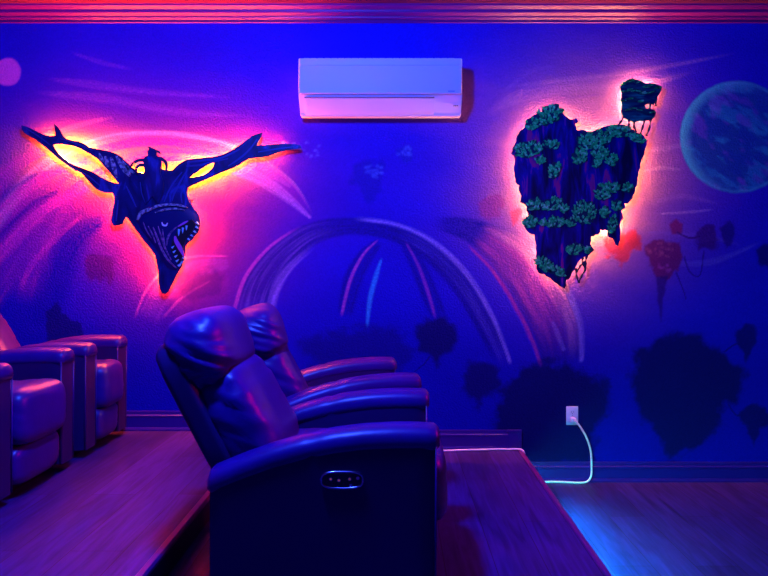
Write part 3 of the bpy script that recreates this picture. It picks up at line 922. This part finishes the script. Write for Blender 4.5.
dragon = thing('dragon_board', 'dark cut-out board of a diving winged dragon, backlit in orange and pink', 'wall art', (0, 0, 0))
dragon.location = P(155, 215, DF)
_dl = dragon.location.copy(); _dl.y = 0; dragon.location = _dl


def dpart(name, bm, m, smooth=None, parent=None):
    o = obj(name, bm, m, None, smooth)
    o.data.transform(Matrix.Translation(-dragon.location))
    o.parent = parent or dragon
    return o


body = cutout_panel('body', [outline, hole1, hole2], DB, DF, M['dragon'], None)
body.data.transform(Matrix.Translation(-dragon.location)); body.parent = dragon


def relief(name, polys, mats, h=0.003, parent=None, yf=DF):
    b = bmesh.new()
    for p in polys: px_prism(b, p, yf + 0.001, yf - h)
    return dpart(name, b, mats, None, parent)


ST = stroke_poly
# head: a domed relief with brow, eye, jaw ridges, mouth, teeth and tongue
head_poly = [(137, 217), (143, 211), (152, 206), (162, 204.5), (174, 205), (184, 206), (191, 209), (197, 215), (198.4, 222), (196.5, 230), (190, 238), (184, 245), (182.5, 254), (180, 264), (176, 270), (168, 268), (161, 258), (154, 246), (146, 236), (139, 226)]
bh = bmesh.new()
cxy = np.array([166, 232])
rings = []
for sc, dy in ((1.0, 0.0), (0.97, 0.004), (0.90, 0.009), (0.75, 0.013), (0.5, 0.016), (0.2, 0.017)):
    rings.append([bh.verts.new(P(*(cxy + (np.array(p) - cxy) * sc), DF) + Vector((0, -dy, 0))) for p in catmull(head_poly, 3, True)])
for i in range(len(rings) - 1):
    n_ = len(rings[i])
    for k in range(n_):
        bh.faces.new((rings[i][k], rings[i][(k + 1) % n_], rings[i + 1][(k + 1) % n_], rings[i + 1][k]))
bh.faces.new(rings[-1]); bh.faces.new(rings[0][::-1])
head = dpart('head', bh, M['dragon_dark'], 60)


HY = DF - 0.012


def hrelief(name, polys, m, d=0.0, h=0.008, label=None):
    b = bmesh.new()
    for p in polys: px_prism(b, p, HY + 0.008, HY - h - d)
    o = dpart(name, b, m, None, head)
    if label: o['label'] = label
    return o


hrelief('brow', [ST([(137, 220), (141, 213), (149, 208.5)], [1.5, 4, 1.5]), ST([(146, 212), (156, 206.5), (170, 204.5), (180, 205.5), (187, 207.5)], [1, 3, 2.2, 2.2, 0.8]), ST([(155, 212.5), (165, 209.5), (176, 208.6), (184, 210)], [0.8, 2, 1.8, 0.6])], M['bone'], label='pale ridged brow')
hrelief('jaw_ridge', [ST([(153, 227), (156.5, 236), (161, 248), (168, 260), (176, 268)], [0.8, 1.7, 2.2, 1.8, 0.8]), ST([(158, 226), (161, 236), (165, 248), (171, 260)], [0.6, 1.4, 1.7, 0.6]),
                      ST([(166.5, 246), (168, 237), (172, 231), (178, 226)], [0.6, 1.9, 1.6, 0.6]), ST([(148, 226), (152, 234), (155.5, 243)], [0.6, 1.3, 0.6]), ST([(162.5, 229), (163.5, 238), (165, 245)], [0.6, 1.3, 0.6]), ST([(143, 222), (146, 230), (151, 238)], [0.5, 1.1, 0.5])], M['ridge'], label='mauve jaw ridges')
hrelief('mouth', [[(178, 227), (185, 222), (192, 219.5), (195.5, 224), (192, 232), (186, 238), (183.5, 246), (182.5, 256), (179.5, 266), (174, 258), (170.5, 250), (172, 241), (176, 233)]], M['black'], d=-0.002, label='black open mouth')
hrelief('tongue', [ST([(183.5, 256), (180, 248), (176, 241), (175, 236)], [1, 4.5, 4, 1.5]), ST([(178, 226.5), (184, 223), (188, 221)], [1, 2.2, 1])], M['tongue'], label='magenta tongue and gum')
eye = hrelief('eye', [ST([(161.8, 222.2), (163, 225), (166, 225.4), (167.4, 222.8)], [0.8, 1.7, 1.7, 0.8])], M['white_plastic'], label='white crescent eye')
for (tx, ty, dx, dy, wd) in [(179, 229, -0.6, 7, 2.4), (182.8, 227.5, -0.4, 6, 2.2), (186.5, 225.5, -0.4, 5, 2.0), (196, 222, 2.6, 2.6, 1.8), (195.5, 226.5, 2.6, 2.2, 1.8), (193.5, 231, 2.4, 2.0, 1.7), (190.5, 234.8, 2.2, 2.0, 1.6), (187.4, 238.5, 2.0, 2.0, 1.6),
                             (171.6, 248, 2.6, -2.4, 1.9), (173, 252.5, 2.8, -2.4, 2.0), (174.6, 257, 3.0, -2.2, 2.1), (176, 261.5, 3.0, -2.4, 2.1), (178, 266, 3.2, -3, 2.3), (181, 263, 2.4, -2.4, 2.0), (182.6, 258.5, 1.8, -2.6, 1.8)]:
    L_ = math.hypot(dx, dy); nx, ny = -dy / L_ * wd / 2, dx / L_ * wd / 2
    hrelief('tooth', [[(tx + nx, ty + ny), (tx - nx, ty - ny), (tx - nx * 0.5 + dx * 0.7, ty - ny * 0.5 + dy * 0.7), (tx + dx, ty + dy), (tx + nx * 0.6 + dx * 0.6, ty + ny * 0.6 + dy * 0.6)]], M['tooth'], d=0.003)
# pale patches at the root of the near wing
for pts, wd in [([(99, 153), (101, 158), (103, 162)], [1, 3.5, 2]), ([(105, 156), (107, 163), (108, 167)], [2, 4.5, 2]), ([(111, 157), (113.5, 166), (117, 178)], [1.5, 5, 1.5]), ([(116.5, 156), (120, 163), (126, 170), (130, 176)], [2, 4, 7, 2]), ([(122, 160), (128, 168), (134, 173)], [1, 3, 2])]:
    tag(relief('wing_patch', [ST(pts, wd)], M['bone']), 'pale brush patch on the wing root')
# wing bones and neck streaks
for sk in [ST([(187, 162), (203, 160.5), (222, 157.5), (240, 149)], [1, 2.2, 2, 0.8]), ST([(186, 166), (200, 165), (216, 161), (228, 158.5)], [0.8, 2, 1.6, 0.8]), ST([(228, 166), (240, 158), (250, 149), (257, 139)], [0.8, 1.8, 1.8, 0.8]),
                        ST([(258, 152), (276, 149), (294, 146.6)], [0.8, 1.6, 0.7]), ST([(60, 138.5), (75, 143), (92, 150.5)], [0.8, 1.5, 0.8]), ST([(75, 168.6), (88, 176), (100, 186)], [0.8, 1.6, 0.8]), ST([(26, 128.5), (38, 136), (50, 145)], [0.8, 1.4, 0.8])]: relief('wing_streak', [sk], M['dragon_line'])
for sk in [ST([(182, 172), (174, 182), (168, 192), (164, 202)], [0.8, 1.3, 1.3, 0.8]), ST([(187, 170), (180, 182), (174, 194), (172, 201)], [0.8, 1.6, 1.6, 0.6]), ST([(126, 186), (131, 196), (136, 207)], [0.8, 1.8, 0.7]), ST([(184, 186), (181, 194), (182, 203)], [0.8, 1.6, 0.7]),
                        ST([(140, 182), (142, 194), (146, 204)], [0.6, 1.2, 0.6]), ST([(189, 196), (191, 204), (195, 211)], [0.6, 1.4, 0.6]), ST([(118, 200), (117, 211), (116, 221)], [0.6, 1.4, 0.8])]: relief('neck_streak', [sk], M['dragon_line'])
# a plain small rider seated behind the neck
rb = bmesh.new()
torso = [(146, 204), (142, 192), (141.5, 182), (144.5, 172), (143.2, 162), (145, 156.5), (150, 155), (155, 155.5), (160, 157), (161.5, 163), (160, 173), (163.5, 183), (163, 193), (158, 204), (152, 196)]
px_prism(rb, torso, DF + 0.002, DF - 0.014)
rider = dpart('rider', rb, M['dragon'])
rb = bmesh.new()
px_prism(rb, [(147.6, 156.5), (147.4, 151.5), (149, 148.6), (152.5, 148), (155.6, 149.6), (156.4, 153), (155, 157)], DF + 0.002, DF - 0.018)
px_prism(rb, ST([(155, 150.5), (158, 151.6), (160.4, 153.6)], [2.6, 2.2, 1]), DF + 0.002, DF - 0.012)
px_prism(rb, ST([(151, 149.5), (149.4, 147.6), (147.6, 147)], [2.2, 1.8, 0.8]), DF + 0.002, DF - 0.012)
dpart('rider_head', rb, M['dragon'], None, rider)
for pts in ([(144, 160), (138, 160.5), (133, 163.5), (129.5, 168)], [(160, 158), (165, 161.5), (166.6, 167), (164.6, 174)], [(144, 165), (139, 165.5), (136, 169), (137, 174)]):
    rb = bmesh.new(); px_prism(rb, ST(pts, [3.2, 3, 2.4, 2]), DF + 0.002, DF - 0.010); dpart('rider_arm', rb, M['dragon'], None, rider)
for ob in dragon.children: pass


def led_rope(name, lines, y, rad, m, parent, off):
    b = bmesh.new()
    for ln in lines:
        tube(b, [P(p[0], p[1], y) for p in catmull(ln, 4)], rad, 6)
    o = obj(name, b, m, None, 180)
    o.data.transform(Matrix.Translation(-off)); o.parent = parent
    return o


M['red_led'] = emit('red_orange_led', (1.0, 0.105, 0.006), 1250.0)
led_rope('led_rope', [[(44, 140.0), (54, 140.2), (66, 141.6), (80, 145.0), (96, 153), (110, 160), (122, 168)], [(44, 142.0), (52, 148.5), (62, 156.5), (74, 166), (86, 173), (100, 185), (116, 189)],
                      [(117, 190), (116.5, 206), (116, 219), (120, 220)], [(128, 171), (150, 174), (170, 174), (180, 168), (190, 162.5), (206, 160.5), (224, 158.5), (238, 151.8), (247, 147), (253, 149.2), (266, 150.0), (280, 148.2)],
                      [(184, 183), (196, 179), (216, 170), (234, 162), (250, 153)], [(124, 212), (138, 228), (150, 244), (158, 258), (161, 274), (162.5, 286)], [(181, 190), (184, 203), (193, 216), (193.5, 225), (190, 232), (184, 239), (179, 249), (177.5, 260), (172, 270), (166, 283)]],
         -0.014, 0.004, M['red_led'], dragon, dragon.location)
# stand-offs that hold the board
for p in [(60, 139), (118, 200), (155, 230), (190, 200), (235, 157), (163, 275)]:
    bm = bmesh.new()
    v = P(p[0], p[1], DB); tube(bm, [(v.x, -0.002, v.z), (v.x, DB + 0.001, v.z)], 0.006, 8)
    dpart('standoff', bm, M['black'])

# ------------------------------------------------------------------ island board
IB, IF = -0.034, -0.046
M['rock'] = noise_color(mat('island_rock', rough=0.6, spec=0.2), [(0.36, (0.003, 0.003, 0.03)), (0.50, (0.008, 0.004, 0.12)), (0.60, (0.012, 0.006, 0.24)), (0.645, (0.45, 0.02, 0.16)), (0.70, (0.30, 0.02, 0.16)), (0.74, (0.01, 0.005, 0.14))], 8, 5, (2.4, 1, 0.5), distortion=0.6)
M['leaf_dark'] = mat('leaf_dark', (0.004, 0.05, 0.055), 0.6, 0.2)
M['leaf'] = noise_color(mat('leaf_paint', rough=0.6, spec=0.2), [(0.35, (0.004, 0.40, 0.05)), (0.55, (0.03, 0.95, 0.16)), (0.68, (0.30, 0.97, 0.34))], 60, 3)
M['islet'] = noise_color(mat('islet_rock', rough=0.6, spec=0.2), [(0.42, (0.004, 0.012, 0.06)), (0.58, (0.006, 0.10, 0.10)), (0.7, (0.01, 0.34, 0.18))], 16, 4, (0.6, 1, 2.6), distortion=0.4)
M['vine'] = mat('vine_paint', (0.006, 0.004, 0.04), 0.6, 0.2)

isl = [(555.4, 105.3), (561, 110), (566, 116.7), (569.7, 119.6), (576.4, 118.7), (578, 121.5), (574.5, 124.4), (577.4, 131), (584, 130), (590, 132.4), (599, 129), (607, 126.3), (612.7, 125.3), (618, 124.6), (624.6, 125), (631, 129), (639, 133.5), (648, 140),
       (647, 144), (645.4, 148), (642, 157.5), (639, 170), (637, 182.5), (635, 190), (631, 200), (628, 203), (623.5, 203), (625, 208), (620.4, 211), (623.5, 218.5), (619.4, 225), (620.4, 233), (620, 240), (618.4, 245.6), (616, 244.6), (613, 238), (609, 237), (608, 231),
       (600.6, 229), (598.5, 234), (591, 236), (590, 243.5), (594, 250), (590, 254), (583, 257), (578.7, 261), (574.6, 269.6), (570.4, 277), (566, 280), (564.6, 288.5), (560, 286), (552.7, 280), (544.4, 273.7), (539, 272.7), (537, 268.5), (538, 263), (537, 251), (536, 242.5),
       (535, 234), (530, 233), (525.6, 228), (524.6, 222.7), (526.7, 218.5), (528.7, 213), (525.6, 204), (520.4, 202), (521.5, 195.6), (519.4, 190.4), (520, 185), (516, 181.7), (514.3, 170), (515.3, 158.8), (511.5, 153), (515.3, 143.5), (520, 131), (525.8, 126.3), (526.7, 119.6),
       (534.4, 114.8), (541, 113), (546.8, 107)]
# ragged rim: extra small teeth along the outline
rag = []
for i, p in enumerate(isl):
    q = isl[(i + 1) % len(isl)]
    rag.append(p)
    d = np.array(q) - np.array(p); L_ = np.linalg.norm(d)
    nn = np.array([d[1], -d[0]]) / (L_ + 1e-9)
    m_ = max(1, int(L_ / 2.4))
    for k in range(1, m_):
        rag.append(tuple(np.array(p) + d * k / m_ + nn * random.uniform(-0.75, 0.9)))
islet = [(620.4, 86.7), (625.6, 81.5), (633, 78.8), (640, 80.4), (645.4, 83.5), (653.8, 83.5), (662, 86.7), (661, 91), (658, 96), (656.6, 103), (655.4, 100), (653.6, 104.6), (651.4, 103), (650.4, 109.2), (655, 110.6), (656, 112.7), (654.6, 117), (652.7, 119), (647.5, 120), (639, 121), (634, 122), (628.8, 120), (623.5, 117), (621.6, 111), (622.5, 105.4), (621.4, 99), (622.5, 93)]
eyelet = [(645, 104.6), (650, 103.4), (649, 108.6), (645.6, 108.6)]
island = thing('island_board', 'dark cut-out board of floating rock islands with green foliage, backlit in peach', 'wall art', (0, 0, 0))
v = P(580, 200, IF); island.location = (v.x, 0, v.z)
IO = island.location.copy()


def ipart(name, bm, m, smooth=None, parent=None):
    o = obj(name, bm, m, None, smooth)
    o.data.transform(Matrix.Translation(-IO)); o.parent = parent or island
    return o


ir = cutout_panel('rock', [rag], IB, IF, M['rock'], None); ir.data.transform(Matrix.Translation(-IO)); ir.parent = island
it = cutout_panel('islet', [islet, eyelet], IB, IF, M['islet'], None); it.data.transform(Matrix.Translation(-IO)); it.parent = island
# ledges of the upper islet
for pts in ([(623, 84), (632, 80.6), (642, 83)], [(623, 92), (632, 90), (645, 93), (656, 91)], [(623.5, 101), (632, 99), (642, 102)], [(624, 111), (634, 108.5), (645, 112), (653, 113)], [(646, 87), (653, 86), (659, 88)]):
    b = bmesh.new(); px_prism(b, ST(pts, [1.5, 4.5, 2]), IF + 0.001, IF - 0.006)
    ipart('ledge', b, M['leaf_dark'], None, it)
    b = bmesh.new()
    for k in range(9):
        t = random.random(); c = catmull(pts, 6); c = c[int(t * (len(c) - 1))]
        px_prism(b, ST([(c[0] - 3, c[1] + random.uniform(-1, 1)), (c[0] + 3, c[1] - 0.8 + random.uniform(-1, 1))], [0.4, 1.1, 0.4]), IF - 0.004, IF - 0.008)
    ipart('foliage', b, M['leaf'], None, it)
# hanging roots
for pts in ([(624, 116), (621.5, 121), (617, 126)], [(629, 119), (629, 124), (628.5, 128)], [(635, 120), (634, 126), (636.5, 132)], [(645, 119), (643, 126), (640.5, 134)], [(651, 118), (649.6, 127), (646.5, 136)],
            [(593, 249), (587, 256), (585.6, 263), (585, 270), (581, 277), (578.7, 283)], [(576, 268), (576.5, 276), (578.7, 282)], [(585, 262), (581, 265), (577, 272)], [(583, 257), (582.6, 263), (585, 268)], [(656, 96), (655.6, 101), (656, 106)]):
    b = bmesh.new()
    c = catmull(pts, 4)
    tube(b, [P(p[0], p[1], (IB + IF) / 2) for p in c], [0.0062 + 0.0025 * math.sin(i * 1.7) for i in range(len(c))], 8)
    ipart('hanging_root', b, M['vine'], 180)
# foliage: each clump a scalloped pad carrying many leaf strokes
clumps = [(549, 115, 15, 9, -25), (532, 124, 7, 6, 0), (528, 149, 14, 8, -10), (551, 144, 8, 5, 5), (540, 160, 5, 4, 0), (555, 170, 6, 9, 20), (586, 141, 10, 9, -20), (600, 138, 13, 8, -10), (620, 131, 14, 6, 5), (637, 138, 9, 4, 25), (580, 156, 8, 8, 0), (600, 153, 9, 7, 0), (612, 160, 6, 6, 0), (597, 163, 5, 5, 0),
          (535, 204, 8, 6, -25), (552, 204, 12, 6, -15), (531, 222, 8, 6, -10), (555, 222, 9, 6, -5), (543, 222, 4, 3, 0), (564, 208, 5, 4, 0), (570, 222, 6, 4, 0), (584, 212, 12, 12, 0), (603, 192, 9, 8, -10), (612, 187, 8, 5, 10), (628, 188, 5, 5, 0), (617, 205, 5, 6, 0), (613, 224, 5, 9, 10), (605, 212, 5, 6, 0),
          (575, 249, 8, 6, -20), (588, 250, 4, 3, 0), (543, 262, 9, 5, 15), (557, 271, 10, 5, 25), (547, 268, 7, 4, 10)]
for ci, (cx, cy, rx, ry, rot) in enumerate(clumps):
    b = bmesh.new()
    ca, sa = math.cos(R(rot)), math.sin(R(rot))
    rim = []
    for k in range(22):
        a = 2 * math.pi * k / 22
        q = 1.0 + 0.16 * math.sin(a * 7 + ci) + random.uniform(-0.08, 0.08)
        ux, uy = rx * q * math.cos(a), ry * q * math.sin(a)
        rim.append((cx + ux * ca - uy * sa, cy + ux * sa + uy * ca))
    px_prism(b, rim, IF + 0.001, IF - 0.004, 0)
    nl = int(10 + rx * ry * 0.42)
    for k in range(nl):
        a = random.uniform(0, 2 * math.pi); q = math.sqrt(random.random()) * 1.0
        ux, uy = rx * q * math.cos(a), ry * q * math.sin(a)
        lx, ly = cx + ux * ca - uy * sa, cy + ux * sa + uy * ca
        ang = math.atan2(ly - cy - ry * 0.9, (lx - cx) * 0.8) + random.uniform(-0.5, 0.5)
        ln = random.uniform(2.4, 5.2)
        ddx, ddy = math.cos(ang) * ln, math.sin(ang) * ln
        lift = random.uniform(0.006, 0.011)
        px_prism(b, ST([(lx - ddx * 0.5, ly - ddy * 0.5), (lx, ly), (lx + ddx * 0.5, ly + ddy * 0.5)], [0.7, random.uniform(1.5, 2.7), 0.5], 2), IF - 0.003, IF - lift, 1)
    ipart('foliage', b, [M['leaf_dark'], M['leaf']])


M['peach_led'] = emit('peach_led', (1.0, 0.33, 0.12), 560.0)
inset = [(555, 112), (566, 122), (576, 138), (592, 137), (612, 131), (632, 137), (640, 143), (634, 164), (629, 188), (618, 203), (617, 222), (616, 236), (604, 225), (592, 228), (585, 240), (582, 252), (571, 262), (562, 278), (548, 270), (543, 258), (542, 234), (532, 226), (532, 210), (526, 196), (522, 176), (520, 156), (524, 138), (532, 124), (543, 118), (555, 112)]
inset = [(578 + (x_ - 578) * 0.95, 195 + (y_ - 195) * 0.96) for x_, y_ in inset]
led_rope('led_rope', [inset, [(627, 86), (640, 86), (652, 89), (652, 96)], [(627, 88), (627, 112), (638, 116), (650, 115)]], -0.013, 0.004, M['peach_led'], island, IO)
for p in [(545, 125), (620, 150), (540, 215), (600, 205), (560, 265), (638, 95)]:
    bm = bmesh.new()
    v = P(p[0], p[1], IB); tube(bm, [(v.x, -0.002, v.z), (v.x, IB + 0.001, v.z)], 0.006, 8)
    ipart('standoff', bm, M['black'])

# ------------------------------------------------------------------ outlet, plug and cord
oc = P(572, 415.5)
out = thing('wall_outlet', 'white wall outlet on the mural above the right baseboard', 'outlet', (oc.x, 0, oc.z))
bm = bmesh.new(); box(bm, -0.037, 0.037, -0.007, 0.0, -0.058, 0.058, 0.003, 2)
obj('cover_plate', bm, M['white_plastic'], out, 40)
for s in (-1, 1):
    bm = bmesh.new()
    q = [(0.017 * math.cos(t), 0, s * 0.021 + max(-0.0145, min(0.0145, 0.018 * math.sin(t)))) for t in np.linspace(0, 2 * math.pi, 28, endpoint=False)]
    prism(bm, [(p[0], -0.006, p[2]) for p in q], [(p[0], -0.0095, p[2]) for p in q])
    rc = obj('receptacle', bm, M['white_gloss'], out)
    bm = bmesh.new()
    for dx in (-0.006, 0.006): box(bm, dx - 0.001, dx + 0.001, -0.0098, -0.009, s * 0.021 - 0.001, s * 0.021 + 0.007)
    box(bm, -0.002, 0.002, -0.0098, -0.009, s * 0.021 - 0.009, s * 0.021 - 0.005)
    obj('slots', bm, M['black'], rc)
bm = bmesh.new(); tube(bm, [(0, -0.006, 0), (0, -0.009, 0)], 0.003, 10); obj('screw', bm, M['chrome'], out)

cable = thing('power_cord', 'white power cord running from the outlet along the baseboard behind the recliners', 'cord', (oc.x, 0, 0))
pts = [(1.108, -0.045, 0.383), (1.122, -0.046, 0.372), (1.150, -0.040, 0.335), (1.185, -0.032, 0.275), (1.210, -0.030, 0.20), (1.215, -0.034, 0.11), (1.210, -0.042, 0.045), (1.185, -0.050, 0.012), (1.14, -0.055, 0.006), (1.07, -0.045, 0.006),
       (0.99, -0.036, 0.006), (0.92, -0.040, 0.006), (0.86, -0.052, 0.006), (0.818, -0.070, 0.020), (0.803, -0.078, 0.09), (0.797, -0.076, 0.170), (0.786, -0.070, 0.206), (0.755, -0.052, 0.211), (0.70, -0.036, 0.205), (0.62, -0.034, 0.205), (0.54, -0.046, 0.205), (0.44, -0.052, 0.205),
       (0.33, -0.066, 0.205), (0.22, -0.060, 0.205), (0.05, -0.05, 0.205), (-0.15, -0.06, 0.205)]
bm = bmesh.new()
tube(bm, [Vector((p[0] - oc.x, p[1], p[2])) for p in catmull(pts, 6)], 0.0062, 10)
obj('cable', bm, M['cord'], cable, 180)
bm = bmesh.new()
box(bm, -0.014, 0.016, -0.046, -0.0100, oc.z - 0.036, oc.z - 0.008, 0.005, 3)
obj('plug', bm, M['cord'], cable, 40)
